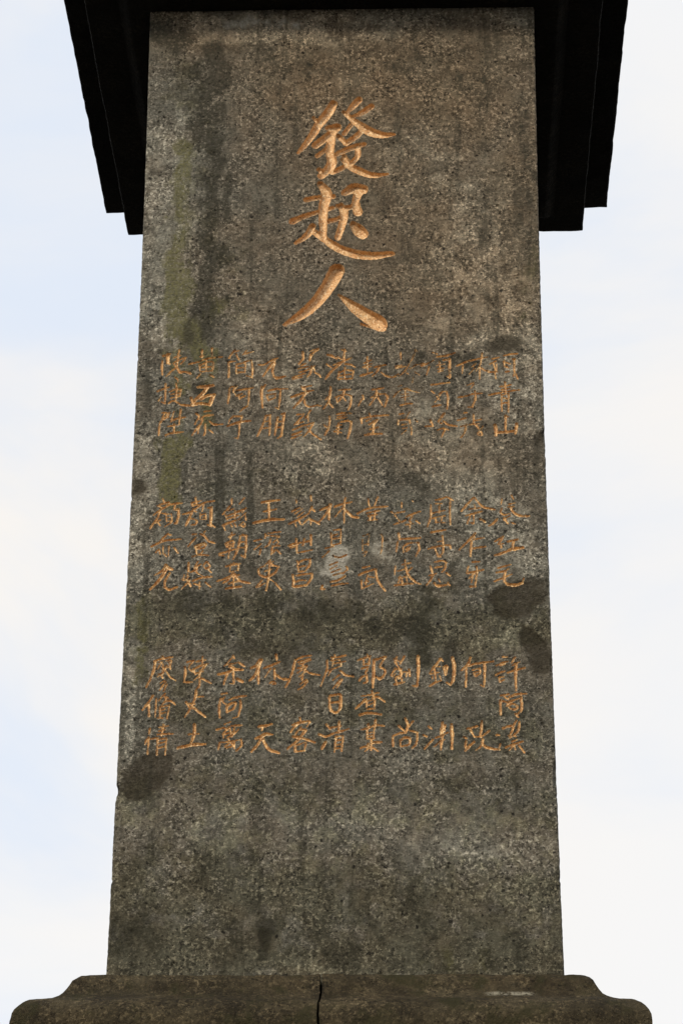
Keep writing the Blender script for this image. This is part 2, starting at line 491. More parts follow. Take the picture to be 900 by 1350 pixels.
n_a = fbm(X*26, Z*18, 7, 4, .68); n_b = fbm(X*34+7, Z*34+2, 7, 1, .68); n_c = fbm(X*40+3, Z*16+6, 7, 2, .68)
def ragged(m, n, k=1.5, lo=.22, hi=.62):
    return sstep(lo, hi, m+(n-.5)*k*np.clip(m*3, 0, 1))
runs = fbm(X*55+2, Z*3.2, 5, 3, .6)                 # run-off from the cornice
soot = np.clip(np.maximum(ragged(soot, n_a), .75*sstep(.56, .72, runs*.7+n_a*.3)), 0, 1)
olive = ragged(olive, n_b, 1.4, .2, .75)
green = ragged(green, n_c, 1.8, .12, .70)
pale = ragged(pale, n_b, 1.9, .22, .62)
# flake scars: polygons, sharp edged and slightly sunk
flake = np.zeros_like(X)
for dpt, poly in [(0.003, [(0.3553, 1.5692), (0.3667, 1.5924), (0.3928, 1.6049), (0.4224, 1.6068), (0.4443, 1.5938), (0.4494, 1.5747), (0.4362, 1.5558), (0.3992, 1.5498), (0.3698, 1.5521)]),
    (0.003, [(-0.4895, 0.4315), (-0.4858, 0.4643), (-0.466, 0.4863), (-0.4531, 0.5083), (-0.419, 0.5229), (-0.3808, 0.519), (-0.363, 0.5043), (-0.367, 0.4712), (-0.3917, 0.4384), (-0.4112, 0.4094), (-0.4383, 0.3986), (-0.4726, 0.3987)]),
    (0.004, [(0.3625, 0.8623), (0.3593, 0.8854), (0.3455, 0.9049), (0.367, 0.928), (0.3954, 0.9356), (0.4239, 0.9432), (0.4595, 0.9547), (0.4911, 0.9467), (0.4918, 0.904), (0.4825, 0.8847), (0.4612, 0.8771), (0.4502, 0.8541), (0.4289, 0.8446), (0.3868, 0.8467)]),
    (0.003, [(0.4287, 0.835), (0.4548, 0.8233), (0.4768, 0.7945), (0.4934, 0.7583), (0.4959, 0.7167), (0.4746, 0.7017), (0.4469, 0.7037), (0.4354, 0.7359), (0.4275, 0.7776), (0.4212, 0.812)]),
    (0.004, [(0.4657, 1.3143), (0.4699, 1.3368), (0.4899, 1.3407), (0.4908, 1.3018), (0.4761, 1.2937)]),
    (0.003, [(-0.4946, 1.2117), (-0.4823, 1.2217), (-0.4637, 1.2114), (-0.4556, 1.1891), (-0.4659, 1.1751), (-0.4929, 1.1712)]),
    (0.003, [(-0.3485, 1.4702), (-0.3304, 1.4827), (-0.3079, 1.4699), (-0.2998, 1.4447), (-0.3215, 1.4324), (-0.3438, 1.4409)]),
    (0.003, [(-0.1727, 0.0897), (-0.1597, 0.1105), (-0.1411, 0.1035), (-0.1337, 0.0671), (-0.1432, 0.0379), (-0.1633, 0.0413), (-0.1737, 0.062)])]:
    P = np.array(poly)
    w = .009*(fbm(X*28, Z*28, 4, 1)-.5)*2
    lo = P.min(0)-.02; hi = P.max(0)+.02
    jj = np.where((Z1 > lo[1]) & (Z1 < hi[1]))[0]
    ii = np.where((X[jj[0]] > lo[0]) & (X[jj[0]] < hi[0]))[0]
    s_ = np.s_[jj[0]:jj[-1]+1, max(ii[0]-3, 0):ii[-1]+4]
    x_ = X[s_]+w[s_]; z_ = Z[s_]+w[s_]*.7
    ins = np.zeros(x_.shape, bool); dmin = np.full(x_.shape, 9.)
    for k in range(len(P)):
        a, b = P[k], P[(k+1) % len(P)]
        c1 = (a[1] > z_) != (b[1] > z_)
        xi = (b[0]-a[0])*(z_-a[1])/(b[1]-a[1]+1e-12)+a[0]
        ins ^= c1 & (x_ < xi)
        e = b-a
        t = np.clip(((x_-a[0])*e[0]+(z_-a[1])*e[1])/(e@e), 0, 1)
        dmin = np.minimum(dmin, np.hypot(x_-a[0]-t*e[0], z_-a[1]-t*e[1]))
    sg = np.where(ins, dmin, -dmin)
    ew = .008+.010*sstep(.35, .75, fbm(x_*24+5, z_*24, 3, 2))
    f = sstep(-ew*.6, ew, sg)
    flake[s_] = np.maximum(flake[s_], f)
    dep[s_] += dpt*sstep(-.002, .003+ew*.8, sg)
# inside a flake scar the skin is smooth
dep = dep-flake*(.7*pits)

# ---- carved strokes. one line per character: strokes split by ';', each point x z radius (mm, mm, 0.1 mm)
CHARS = """-22 2287 98 -36 2258 117 -58 2225 107 -78 2186 87 -109 2139 48;-73 2245 39 -54 2224 73;43 2298 88 29 2280 83 14 2260 49;74 2277 83 49 2257 68 20 2244 49;4 2261 49 34 2231 83 66 2204 116 100 2190 97 134 2191 34;24 2224 58 6 2195 58;55 2207 73 35 2186 73 10 2166 73;-9 2188 63 11 2166 63;-36 2213 68 -12 2215 107;-13 2213 97 -28 2196 97 -66 2161 97;-24 2202 87 -30 2148 106;-61 2129 58 -39 2148 58;-33 2153 87 -25 2105 116 -50 2069 96;-56 2088 63 -47 2076 63;-12 2134 63 20 2150 77 57 2163 58;40 2158 68 39 2124 68 11 2098 68 -23 2079 67;1 2117 43 23 2095 87 50 2080 96 79 2069 77 117 2072 24;6 2127 63 17 2109 63
-53 2045 77 -37 2017 125 -44 1974 115 -44 1929 95 -44 1890 86;-88 1998 67 -58 2004 67 -21 2007 67;-121 1935 86 -83 1953 67 -21 1974 53;-31 1934 62 -4 1943 62;-71 1920 86 -85 1893 76 -112 1871 43;-74 1912 72 -44 1882 71;-49 1890 76 -11 1859 105 34 1839 114 79 1833 104 127 1838 66;9 2018 86 31 2031 134 54 2028 125;49 2029 115 36 1993 86 42 1961 115;-8 1979 67 17 1974 67 41 1983 67;0 1979 86 8 1951 96 -7 1887 76;29 1926 72 43 1909 143 54 1896 133
-9 1791 180 -36 1736 160 -66 1693 141 -98 1663 113 -136 1638 38;-3 1721 28 28 1692 113 61 1665 159 94 1641 178 104 1626 93;52 1638 33 99 1620 33
-431 1540 20 -432 1519 22 -430 1500 16;-430 1553 30 -414 1558 24;-419 1556 45 -418 1533 30;-418 1533 20 -413 1530 16;-404 1548 20 -388 1554 16;-391 1570 20 -394 1551 22 -395 1521 16;-405 1532 20 -393 1541 22 -374 1548 16;-387 1530 20 -376 1543 16;-404 1532 20 -398 1523 16;-396 1522 26 -388 1508 37 -376 1508 22 -362 1503 26;-398 1520 20 -411 1508 22 -421 1496 16;-395 1521 20 -392 1511 16;-400 1494 15 -393 1488 17 -391 1478 12
-422 1475 20 -421 1448 22 -421 1421 16;-440 1455 20 -426 1461 22 -412 1466 16;-437 1429 20 -432 1439 16;-421 1421 20 -430 1426 16;-396 1477 20 -394 1466 16;-411 1453 20 -398 1459 22 -383 1459 16;-407 1446 20 -386 1450 16;-407 1436 20 -386 1441 16;-394 1466 20 -395 1441 22 -396 1427 16;-384 1458 20 -386 1441 16;-413 1421 20 -404 1428 22 -396 1427 16;-396 1427 20 -384 1418 22 -367 1415 22 -352 1414 16
-421 1394 20 -427 1375 22 -431 1366 16;-431 1371 20 -433 1352 22 -433 1334 16;-427 1395 20 -416 1395 22 -417 1383 22 -423 1377 16;-399 1398 20 -405 1371 16;-405 1371 20 -391 1379 22 -370 1383 16;-382 1404 20 -384 1383 22 -385 1364 16;-410 1396 20 -412 1383 16;-412 1358 20 -389 1362 16;-397 1364 26 -397 1344 21;-417 1335 20 -401 1340 22 -374 1343 16
-336 1569 20 -335 1548 16;-312 1573 20 -311 1552 16;-340 1550 20 -331 1552 16;-367 1529 20 -345 1535 22 -323 1544 22 -286 1549 16;-341 1527 20 -339 1508 16;-339 1525 20 -323 1535 22 -308 1533 22 -309 1510 16;-337 1519 20 -311 1522 16;-339 1508 20 -309 1510 16;-325 1542 20 -325 1508 16;-338 1502 20 -346 1490 16;-314 1499 20 -305 1493 16
-343 1466 33 -324 1468 37 -306 1470 27;-319 1466 37 -331 1449 41 -345 1433 40 -356 1418 29;-359 1436 33 -352 1418 26;-334 1432 33 -320 1442 37 -303 1444 27;-303 1444 40 -309 1428 44 -312 1416 32;-354 1418 30 -334 1420 33 -312 1417 24
-326 1398 20 -309 1400 16;-335 1376 20 -326 1385 22 -304 1389 16;-329 1378 20 -334 1362 22 -343 1354 16;-346 1393 20 -338 1385 22 -347 1364 16;-314 1374 20 -301 1363 22 -279 1363 16;-322 1364 20 -322 1341 22 -324 1333 16;-341 1354 20 -353 1333 16;-337 1356 20 -339 1339 16;-312 1349 20 -302 1339 16
-254 1569 20 -264 1556 22 -269 1545 16;-255 1564 20 -246 1566 16;-252 1556 20 -245 1541 16;-227 1566 20 -236 1554 16;-231 1557 20 -210 1563 16;-270 1533 20 -268 1507 22 -269 1491 16;-267 1535 20 -254 1537 16;-251 1528 20 -251 1503 16;-250 1528 20 -230 1530 22 -230 1505 16;-249 1518 20 -232 1519 16;-250 1505 20 -231 1506 16;-234 1534 20 -215 1539 16;-214 1538 20 -211 1511 22 -212 1490 16;-212 1492 20 -226 1496 16
-263 1465 20 -249 1467 16;-266 1461 20 -267 1436 22 -269 1419 16;-248 1467 20 -257 1455 22 -250 1444 16;-249 1455 20 -228 1459 22 -208 1462 16;-250 1440 20 -235 1446 16;-244 1440 20 -241 1432 16;-241 1434 20 -228 1440 16;-218 1457 20 -219 1434 22 -220 1413 16;-220 1413 20 -231 1405 22 -240 1396 16
-254 1386 20 -263 1374 22 -266 1365 16;-252 1384 23 -234 1384 18;-234 1386 20 -236 1373 16;-268 1358 26 -250 1365 29 -232 1370 29 -214 1372 21;-239 1365 16 -240 1340 18 -242 1324 13;-242 1324 15 -251 1326 12
-198 1526 20 -184 1526 22 -165 1538 22 -151 1544 16;-158 1538 27 -169 1521 30 -185 1494 21;-158 1532 27 -163 1511 30 -159 1494 21;-159 1493 28 -150 1489 31 -131 1494 23
-179 1471 20 -186 1458 22 -189 1448 16;-188 1465 27 -188 1444 29 -185 1408 21;-173 1453 20 -153 1458 22 -125 1459 16;-175 1442 20 -154 1446 16;-175 1439 20 -171 1427 16;-171 1427 20 -154 1435 16;-155 1444 20 -155 1435 16;-142 1454 20 -143 1431 22 -146 1404 16;-146 1404 20 -154 1408 16
-177 1383 20 -184 1359 22 -193 1336 22 -196 1330 16;-177 1385 20 -166 1387 16;-166 1387 20 -166 1354 22 -167 1332 16;-177 1370 20 -168 1371 16;-182 1351 20 -169 1353 16;-148 1381 20 -151 1354 22 -154 1332 16;-139 1389 20 -130 1393 16;-132 1391 25 -135 1364 27 -138 1331 20;-149 1367 20 -135 1370 16;-151 1352 20 -136 1355 16;-138 1331 20 -147 1323 16
-90 1561 25 -89 1542 28 -99 1527 20;-72 1563 20 -51 1570 16;-53 1567 25 -68 1554 28 -73 1537 20;-95 1521 20 -82 1529 16;-100 1514 20 -76 1520 16;-98 1504 20 -78 1510 16;-113 1489 20 -100 1495 22 -84 1501 16;-113 1485 20 -91 1491 16;-76 1512 20 -60 1522 16;-67 1520 25 -71 1501 28 -78 1491 20;-62 1505 20 -50 1497 22 -45 1489 16;-64 1518 20 -60 1510 16
-92 1466 20 -87 1455 16;-87 1462 20 -68 1467 16;-79 1451 20 -63 1454 16;-116 1435 25 -97 1443 28 -76 1449 20;-81 1447 25 -94 1426 28 -110 1406 20;-84 1430 20 -81 1414 22 -69 1409 22 -53 1413 22 -44 1411 16;-84 1460 20 -81 1447 16
-102 1387 20 -84 1390 16;-86 1387 20 -98 1370 22 -107 1360 16;-105 1362 20 -85 1368 16;-111 1346 20 -82 1360 16;-112 1333 25 -100 1337 27 -89 1343 20;-114 1323 20 -89 1333 16;-69 1399 20 -80 1378 16;-75 1389 20 -74 1368 16;-82 1358 20 -60 1366 16;-62 1364 20 -74 1341 22 -85 1327 16;-76 1354 20 -65 1337 22 -43 1320 16
-29 1552 25 -20 1549 28 -7 1541 20;-32 1526 20 -19 1516 16;12 1536 25 -10 1516 28 -25 1499 28 -34 1484 20;4 1566 20 15 1562 16;11 1566 25 11 1532 20;-14 1524 20 5 1532 22 29 1543 16;12 1526 20 27 1524 22 38 1517 16;-7 1547 20 5 1539 16;-1 1505 20 -4 1486 16;1 1503 20 16 1509 22 34 1507 16;34 1507 20 31 1486 16;-2 1494 20 31 1498 16;-2 1484 20 31 1486 16;13 1517 20 12 1486 16
-21 1463 23 -22 1442 26 -26 1421 18;-33 1428 20 -26 1436 16;-24 1424 20 -38 1403 16;-24 1419 25 -15 1407 20;-2 1454 20 11 1455 22 27 1456 16;-7 1434 20 -5 1419 16;-9 1434 20 13 1442 22 29 1438 16;29 1438 20 28 1417 22 22 1400 16;13 1455 20 7 1436 22 -5 1419 16;9 1436 20 16 1425 16
-23 1382 20 -23 1359 16;-36 1359 20 -25 1349 16;-22 1372 20 -25 1351 22 -34 1331 16;-5 1388 23 9 1391 26 28 1390 18;-5 1380 20 17 1386 16;-7 1374 20 19 1380 16;4 1367 20 21 1370 22 30 1367 16;30 1367 25 26 1342 27 21 1322 20;-5 1355 20 6 1359 16;-5 1347 20 6 1349 16;-1 1363 20 -3 1334 16;-12 1341 20 6 1338 16
60 1528 20 77 1537 16;56 1517 20 78 1527 16;67 1546 20 68 1498 16;60 1515 20 78 1519 16;51 1493 23 66 1498 26 80 1503 19;84 1516 20 99 1520 22 112 1523 16;97 1519 20 91 1504 22 80 1492 16;101 1502 20 114 1492 22 130 1489 22 143 1497 16
77 1454 20 92 1457 22 106 1459 16;57 1440 20 59 1429 16;55 1429 20 46 1410 16;90 1454 23 88 1437 26 73 1412 18;77 1433 20 90 1441 22 110 1443 16;110 1443 25 116 1433 27 110 1408 20;92 1435 23 104 1412 18
72 1390 20 75 1383 16;53 1377 20 55 1363 16;59 1377 20 83 1382 22 119 1385 16;66 1369 20 77 1375 16;72 1359 20 92 1373 16;81 1356 20 94 1373 16;83 1367 25 82 1332 20;74 1346 20 94 1352 16;63 1331 26 79 1334 29 103 1334 21
148 1558 17 149 1537 13;184 1564 23 187 1560 19;185 1562 15 178 1543 17 169 1524 12;137 1518 17 152 1522 13;137 1514 17 160 1518 13;171 1512 17 185 1522 18 206 1526 13;169 1524 17 160 1508 18 145 1491 13;182 1503 17 193 1495 13;158 1504 17 167 1497 13;178 1487 15 176 1474 12
130 1433 16 139 1445 18 148 1453 13;150 1466 15 141 1462 12;148 1453 17 161 1457 18 174 1451 18 194 1445 13;150 1441 15 167 1443 12;150 1432 15 169 1436 12;159 1453 15 159 1416 12;147 1411 20 161 1415 22 176 1416 16
145 1387 16 156 1389 13;142 1372 16 142 1358 13;145 1370 18 167 1372 20 170 1364 14;170 1366 20 174 1347 22 174 1331 16;150 1358 15 163 1360 12;152 1348 15 163 1350 12;170 1393 16 161 1376 13;183 1372 23 188 1366 18;161 1343 15 150 1333 12
198 1519 20 213 1525 22 228 1534 16;226 1556 20 237 1552 16;235 1544 20 259 1547 22 280 1555 16;217 1516 20 211 1495 16;252 1535 20 266 1537 16;267 1538 27 267 1513 29 267 1486 21;267 1486 20 261 1490 16;242 1530 20 244 1505 16;235 1520 15 255 1524 12;238 1511 20 252 1513 16;240 1503 20 251 1506 16
222 1467 20 238 1469 22 266 1473 16;220 1453 20 229 1444 16;240 1440 20 249 1448 22 258 1448 16;259 1448 20 262 1427 22 260 1400 16;247 1444 16 231 1419 13;233 1438 16 242 1425 13;225 1407 20 245 1412 16
208 1353 20 225 1353 16;219 1370 23 225 1357 18;252 1388 23 245 1376 26 238 1365 18;250 1367 20 263 1357 22 283 1353 16;243 1362 20 247 1361 16;236 1343 20 250 1347 22 263 1343 16;254 1343 20 246 1324 16
283 1518 20 309 1530 22 335 1537 22 359 1543 16;346 1554 20 342 1523 16;299 1519 17 297 1498 13;327 1512 17 314 1496 13;331 1525 17 320 1515 13;340 1523 20 339 1483 16;343 1514 20 353 1505 22 362 1504 16;340 1519 17 330 1504 13
308 1464 16 325 1472 13;325 1468 16 317 1456 13;286 1431 20 308 1436 22 326 1441 22 344 1442 16;327 1450 20 328 1427 22 320 1404 16;320 1404 20 311 1405 16
300 1389 20 307 1390 16;285 1369 20 305 1375 16;292 1352 20 308 1356 16;305 1359 20 301 1336 22 292 1322 16;323 1385 20 323 1361 16;323 1367 20 341 1371 16;314 1357 20 336 1360 16;325 1361 20 336 1346 22 343 1330 16;345 1352 20 332 1332 16;332 1330 20 341 1328 16
370 1537 20 386 1541 16;364 1523 20 379 1531 16;399 1546 20 418 1550 22 432 1551 16;373 1525 20 378 1506 16;376 1502 20 378 1483 16;360 1501 20 382 1501 16;397 1529 20 413 1523 16;402 1516 20 410 1512 16;402 1501 20 411 1502 16;419 1536 20 427 1535 16;424 1537 23 423 1501 18;424 1501 20 421 1489 16;426 1495 20 431 1482 16;399 1535 17 399 1516 13;380 1523 17 381 1506 13
400 1472 25 401 1443 20;387 1460 20 416 1465 16;390 1451 20 412 1455 16;361 1437 23 381 1442 26 401 1447 18;407 1447 23 434 1451 18;391 1439 20 391 1393 16;392 1437 20 408 1441 16;408 1441 20 407 1391 16;393 1430 20 406 1426 16;391 1414 20 406 1416 16
398 1379 20 407 1378 16;400 1380 28 399 1335 22;374 1355 34 376 1344 38 376 1328 27;375 1335 29 399 1336 33 423 1339 24;426 1359 31 425 1349 35 423 1333 25
-417 1164 20 -413 1153 16;-425 1147 20 -414 1151 22 -402 1154 16;-429 1145 20 -416 1140 16;-403 1146 20 -423 1133 22 -437 1121 16;-421 1137 20 -427 1115 22 -438 1097 22 -444 1085 16;-417 1125 19 -410 1124 16;-427 1103 19 -421 1093 16;-432 1101 19 -420 1108 16;-407 1145 23 -394 1149 25 -371 1152 18;-387 1148 20 -390 1134 16;-408 1124 16 -405 1102 13;-406 1122 16 -395 1124 13;-395 1124 16 -393 1104 13;-406 1114 15 -395 1115 12;-405 1104 16 -393 1105 13;-388 1135 19 -379 1137 16;-379 1137 26 -378 1118 29 -382 1098 21;-396 1100 19 -410 1090 16;-382 1098 19 -387 1098 16
-401 1072 19 -413 1059 22 -421 1049 16;-402 1070 19 -394 1068 16;-439 1038 21 -421 1048 23 -404 1054 23 -370 1057 17;-412 1039 19 -411 1019 15;-409 1019 19 -402 1011 15;-398 1039 19 -398 1013 15;-428 1023 19 -421 1031 15;-385 1035 23 -376 1021 18;-421 1031 19 -418 1019 15
-403 991 23 -411 976 25 -429 963 18;-404 990 32 -397 982 36 -388 978 26;-400 986 29 -408 966 32 -423 944 32 -438 927 23;-393 970 22 -403 950 25 -405 933 18;-405 933 26 -392 926 28 -374 933 21
-339 1166 20 -337 1152 16;-349 1152 20 -326 1158 16;-347 1146 20 -327 1148 16;-348 1153 20 -345 1144 16;-368 1122 19 -354 1126 22 -336 1138 22 -319 1152 22 -293 1157 16;-343 1136 24 -352 1112 27 -360 1092 19;-343 1132 19 -336 1128 16;-350 1112 19 -335 1106 22 -337 1096 22 -347 1094 16;-327 1124 16 -326 1110 13;-325 1120 16 -314 1124 13;-314 1124 16 -312 1108 13;-321 1114 15 -314 1115 12;-324 1108 16 -313 1109 13;-320 1148 19 -322 1130 16;-309 1138 19 -300 1140 16;-300 1140 28 -301 1118 31 -301 1096 22;-301 1096 16 -291 1088 13;-308 1094 19 -299 1090 16
-343 1069 19 -334 1070 16;-353 1038 19 -342 1052 22 -334 1062 16;-325 1070 19 -316 1066 22 -305 1052 22 -290 1046 15;-313 1078 19 -318 1068 16;-333 1040 19 -315 1048 15;-337 1038 19 -333 1028 15;-331 1034 19 -315 1044 22 -311 1042 22 -315 1034 15;-331 1031 19 -317 1033 15;-333 1026 19 -331 1015 15;-341 1011 19 -325 1016 21 -304 1014 15;-318 1026 19 -323 1016 15
-350 995 26 -350 973 21;-359 964 19 -362 950 15;-359 950 19 -348 960 15;-352 967 19 -352 948 15;-364 952 19 -345 950 15;-348 946 19 -365 928 15;-350 946 24 -343 935 19;-328 999 19 -337 981 15;-331 985 19 -321 991 15;-330 987 19 -331 971 21 -316 961 15;-315 989 19 -307 997 21 -300 987 21 -308 980 21 -315 987 15;-340 973 19 -329 979 15;-304 979 19 -295 969 15;-339 948 22 -320 956 25 -293 959 18;-337 942 16 -319 934 13;-323 946 16 -323 928 13;-309 944 19 -296 932 15;-345 971 16 -331 977 13
-253 1163 20 -253 1147 16;-223 1165 23 -234 1149 18;-257 1143 19 -273 1121 16;-260 1131 19 -246 1137 16;-219 1137 19 -235 1129 22 -262 1117 16;-267 1121 19 -263 1107 16;-264 1117 19 -247 1123 16;-263 1109 19 -235 1119 16;-244 1131 19 -245 1111 16;-272 1092 23 -256 1100 25 -242 1105 18;-270 1089 19 -266 1080 16;-254 1095 19 -250 1089 16;-245 1097 19 -241 1089 16;-219 1139 19 -228 1125 16;-219 1125 19 -236 1107 16;-220 1119 19 -218 1107 16;-224 1101 19 -234 1091 16;-232 1093 19 -221 1089 22 -220 1099 16
-250 1073 19 -253 1058 15;-257 1062 19 -243 1069 16;-265 1044 19 -260 1036 15;-265 1044 19 -249 1052 22 -244 1048 15;-245 1048 19 -247 1036 15;-263 1040 19 -247 1044 15;-261 1035 19 -245 1039 15;-279 1018 23 -265 1022 25 -242 1030 18;-254 1034 19 -257 1006 15;-279 1014 19 -268 1014 15;-230 1065 23 -233 1042 25 -238 1022 25 -246 1004 18;-225 1067 27 -216 1065 22;-217 1063 24 -216 1038 27 -218 1008 19;-231 1048 19 -218 1049 15;-231 1034 19 -217 1034 15;-227 1014 19 -218 1008 15
-262 985 22 -244 990 25 -228 992 18;-251 992 19 -253 973 15;-233 992 19 -233 975 15;-244 995 19 -242 988 15;-253 971 19 -233 975 15;-282 947 22 -265 953 25 -252 959 25 -231 963 18;-245 969 24 -256 951 27 -268 942 19;-242 967 24 -229 949 27 -205 941 19;-254 941 19 -231 947 15;-243 957 19 -243 932 15;-260 928 24 -243 931 27 -225 933 19
-181 1152 26 -165 1155 29 -140 1158 21;-165 1153 24 -163 1113 19;-176 1128 24 -147 1134 19;-200 1098 31 -180 1103 34 -159 1107 34 -127 1108 25
-197 1051 19 -179 1056 15;-181 1043 19 -197 1028 15;-171 1069 19 -172 1057 15;-164 1071 19 -135 1075 15;-171 1065 19 -138 1063 15;-158 1057 19 -163 1041 21 -172 1035 15;-140 1061 19 -151 1047 15;-152 1047 19 -144 1053 21 -140 1047 21 -147 1039 15;-154 1037 19 -136 1039 15;-154 1033 19 -157 1015 15;-155 1017 19 -145 1027 21 -134 1017 15;-181 1029 19 -184 1016 15
-157 1002 19 -171 988 15;-164 992 19 -150 998 15;-160 998 24 -153 990 19;-185 978 22 -183 965 25 -168 957 25 -149 966 25 -139 982 18;-181 982 19 -171 986 15;-157 988 19 -137 984 15;-171 972 19 -155 978 15;-160 990 19 -161 955 15;-161 958 22 -166 923 18;-177 949 22 -189 931 18;-184 933 19 -170 941 15;-145 941 24 -132 925 19;-160 953 19 -149 945 15
-65 1170 19 -64 1156 16;-100 1158 19 -99 1150 16;-109 1128 19 -91 1138 16;-102 1122 16 -84 1136 13;-96 1114 16 -80 1128 13;-116 1096 23 -94 1106 25 -68 1124 18;-62 1140 26 -68 1126 21;-64 1136 26 -55 1128 21;-69 1110 19 -85 1092 16;-67 1107 23 -53 1100 25 -44 1094 18;-65 1104 19 -64 1092 16;-101 1096 19 -99 1088 16;-94 1108 19 -88 1094 16
-115 1038 24 -99 1043 27 -67 1050 19;-98 1057 23 -96 1019 18;-79 1056 23 -82 1039 18;-64 1066 26 -63 1040 21;-95 1019 19 -59 1027 15;-111 1033 19 -99 1037 15
-96 999 19 -91 991 15;-93 993 22 -78 1001 25 -64 1003 18;-64 1003 22 -66 987 25 -76 972 18;-94 987 19 -92 974 15;-91 982 19 -76 987 15;-92 970 19 -76 972 15;-105 962 24 -102 946 27 -104 933 19;-97 960 19 -78 964 21 -60 966 15;-60 966 22 -62 952 25 -72 935 18;-97 944 19 -88 948 21 -74 948 15;-102 931 24 -88 933 27 -72 936 19
-42 1131 23 -26 1138 25 -17 1146 18;-19 1146 26 -21 1126 29 -21 1106 21;-21 1136 19 -33 1114 22 -44 1100 16;-8 1140 23 8 1146 25 31 1152 18;17 1164 19 15 1149 22 14 1096 15;13 1139 19 -8 1112 16;15 1133 24 26 1121 27 35 1113 27 48 1111 19
-10 1078 19 7 1080 15;-16 1070 23 -15 1038 18;7 1076 19 7 1044 15;-11 1064 19 -1 1068 15;-11 1055 19 5 1058 15;-15 1038 19 7 1044 15
-20 1024 19 -36 1007 15;-11 1011 22 5 1007 25 21 1014 18;-29 1030 19 -9 1036 15;-19 987 19 0 995 15;-18 977 19 -2 985 15;-14 969 19 7 977 15;20 983 19 23 977 21 13 965 15;-10 961 19 11 967 15;-17 944 22 1 948 25 18 959 18;-14 934 19 4 938 21 24 940 15;-35 934 24 -37 926 27 -29 926 19
71 1160 19 74 1139 16;94 1165 19 85 1141 16;46 1121 23 62 1131 25 82 1137 25 117 1140 18;69 1123 19 98 1129 16;87 1129 19 85 1105 15;71 1115 19 92 1119 16;71 1103 19 92 1105 15;76 1113 19 74 1103 15
59 1063 16 76 1069 13;58 1052 18 58 1024 14;62 1040 16 73 1042 13;59 1018 16 68 1022 18 62 1010 13;73 1063 14 71 1038 12;101 1067 18 105 1059 20 103 1024 14;103 1024 14 100 1016 12
59 980 22 75 984 18;50 961 24 66 969 27 91 977 19;56 947 22 57 926 18;63 942 19 72 945 15;57 926 19 84 939 15;89 975 22 93 951 25 102 933 25 112 920 18;70 961 19 66 938 15;73 957 19 86 955 15
175 1156 16 177 1152 13;150 1151 16 150 1135 13;125 1125 19 134 1121 15;139 1123 19 157 1126 16;134 1117 19 146 1099 15;132 1092 19 150 1099 21 160 1104 15;161 1112 19 178 1120 22 195 1126 15;175 1114 19 168 1100 15;160 1091 19 178 1094 15;184 1102 19 193 1094 15;171 1098 19 169 1081 15
143 1069 24 145 1053 19;148 1054 22 168 1055 25 194 1057 18;141 1047 19 137 1021 15;157 1037 19 168 1043 21 187 1045 15;153 1035 19 154 1019 15;189 1043 24 191 1027 27 183 1009 19;159 1027 19 171 1035 15;160 1021 19 169 1029 15
158 1000 19 158 990 15;150 987 19 171 992 15;135 984 14 134 961 11;141 971 19 158 976 15;158 984 22 166 960 25 181 943 25 194 937 18;174 980 19 167 972 15;146 957 19 142 941 15;142 953 19 164 957 15;160 957 19 164 939 15;150 951 19 151 939 15;134 934 21 157 937 23 176 939 17
231 1156 19 245 1159 22 258 1163 22 272 1154 16;265 1154 19 264 1124 22 265 1090 15;219 1144 19 219 1114 21 211 1086 15;231 1146 19 245 1146 16;239 1140 19 239 1122 15;225 1122 19 252 1128 15;223 1108 19 252 1114 15;230 1108 19 232 1096 15;245 1110 19 243 1098 15;230 1097 19 252 1096 15
219 1070 23 235 1074 25 253 1077 18;246 1062 19 248 1038 15;234 1046 19 246 1048 15;212 1028 19 230 1033 21 260 1037 21 265 1028 15;232 1021 19 235 1009 21 242 1007 15;248 1035 19 246 1017 21 237 1009 15;228 1031 19 230 1023 15
226 993 19 244 997 21 256 991 15;253 993 19 251 976 21 244 968 15;217 984 19 222 966 15;228 979 19 244 982 15;215 959 19 231 964 15;224 958 19 208 934 15;254 966 22 263 958 18;226 939 24 234 932 27 256 935 19;258 940 19 262 933 15;236 950 19 240 942 15
291 1126 21 311 1151 23 321 1161 23 328 1153 23 342 1137 23 358 1132 23 370 1129 17;309 1131 19 335 1134 15;300 1113 19 322 1120 21 340 1125 15;320 1119 19 320 1093 15;311 1111 19 304 1092 15;334 1105 23 347 1097 18;318 1093 19 313 1095 15;322 1143 19 324 1131 15
323 1068 24 310 1052 27 285 1025 19;314 1048 22 311 1008 18;319 1052 19 344 1056 15;319 1029 24 347 1033 19;321 1062 19 319 1050 15
315 993 22 331 994 18;306 983 19 302 965 15;302 965 22 320 968 25 341 973 18;325 981 19 327 965 15;318 963 19 307 950 15;325 963 22 321 930 18;309 930 19 323 930 15;316 958 19 312 940 15
387 1157 19 385 1143 15;410 1167 19 414 1158 15;403 1143 19 419 1147 15;401 1136 19 415 1137 15;386 1133 19 384 1121 21 392 1115 15;392 1115 19 406 1119 15;406 1137 24 413 1123 27 427 1113 27 451 1112 19;375 1105 23 366 1093 25 355 1087 18;391 1107 24 400 1093 19;390 1103 19 406 1113 15;409 1095 19 418 1091 15
369 1046 22 389 1059 18;387 1055 22 376 1038 18;376 1038 19 388 1040 15;383 1036 22 383 1030 18;368 1010 24 386 1016 27 401 1022 19;399 1045 27 422 1051 22;412 1045 27 410 1026 22;401 1023 32 418 1027 36 435 1030 26
375 977 19 391 982 21 405 986 15;371 965 19 389 969 21 400 975 15;366 943 19 385 951 21 407 961 15;392 969 22 389 945 25 399 934 18;395 936 29 413 934 32 431 939 23;431 939 21 435 951 17
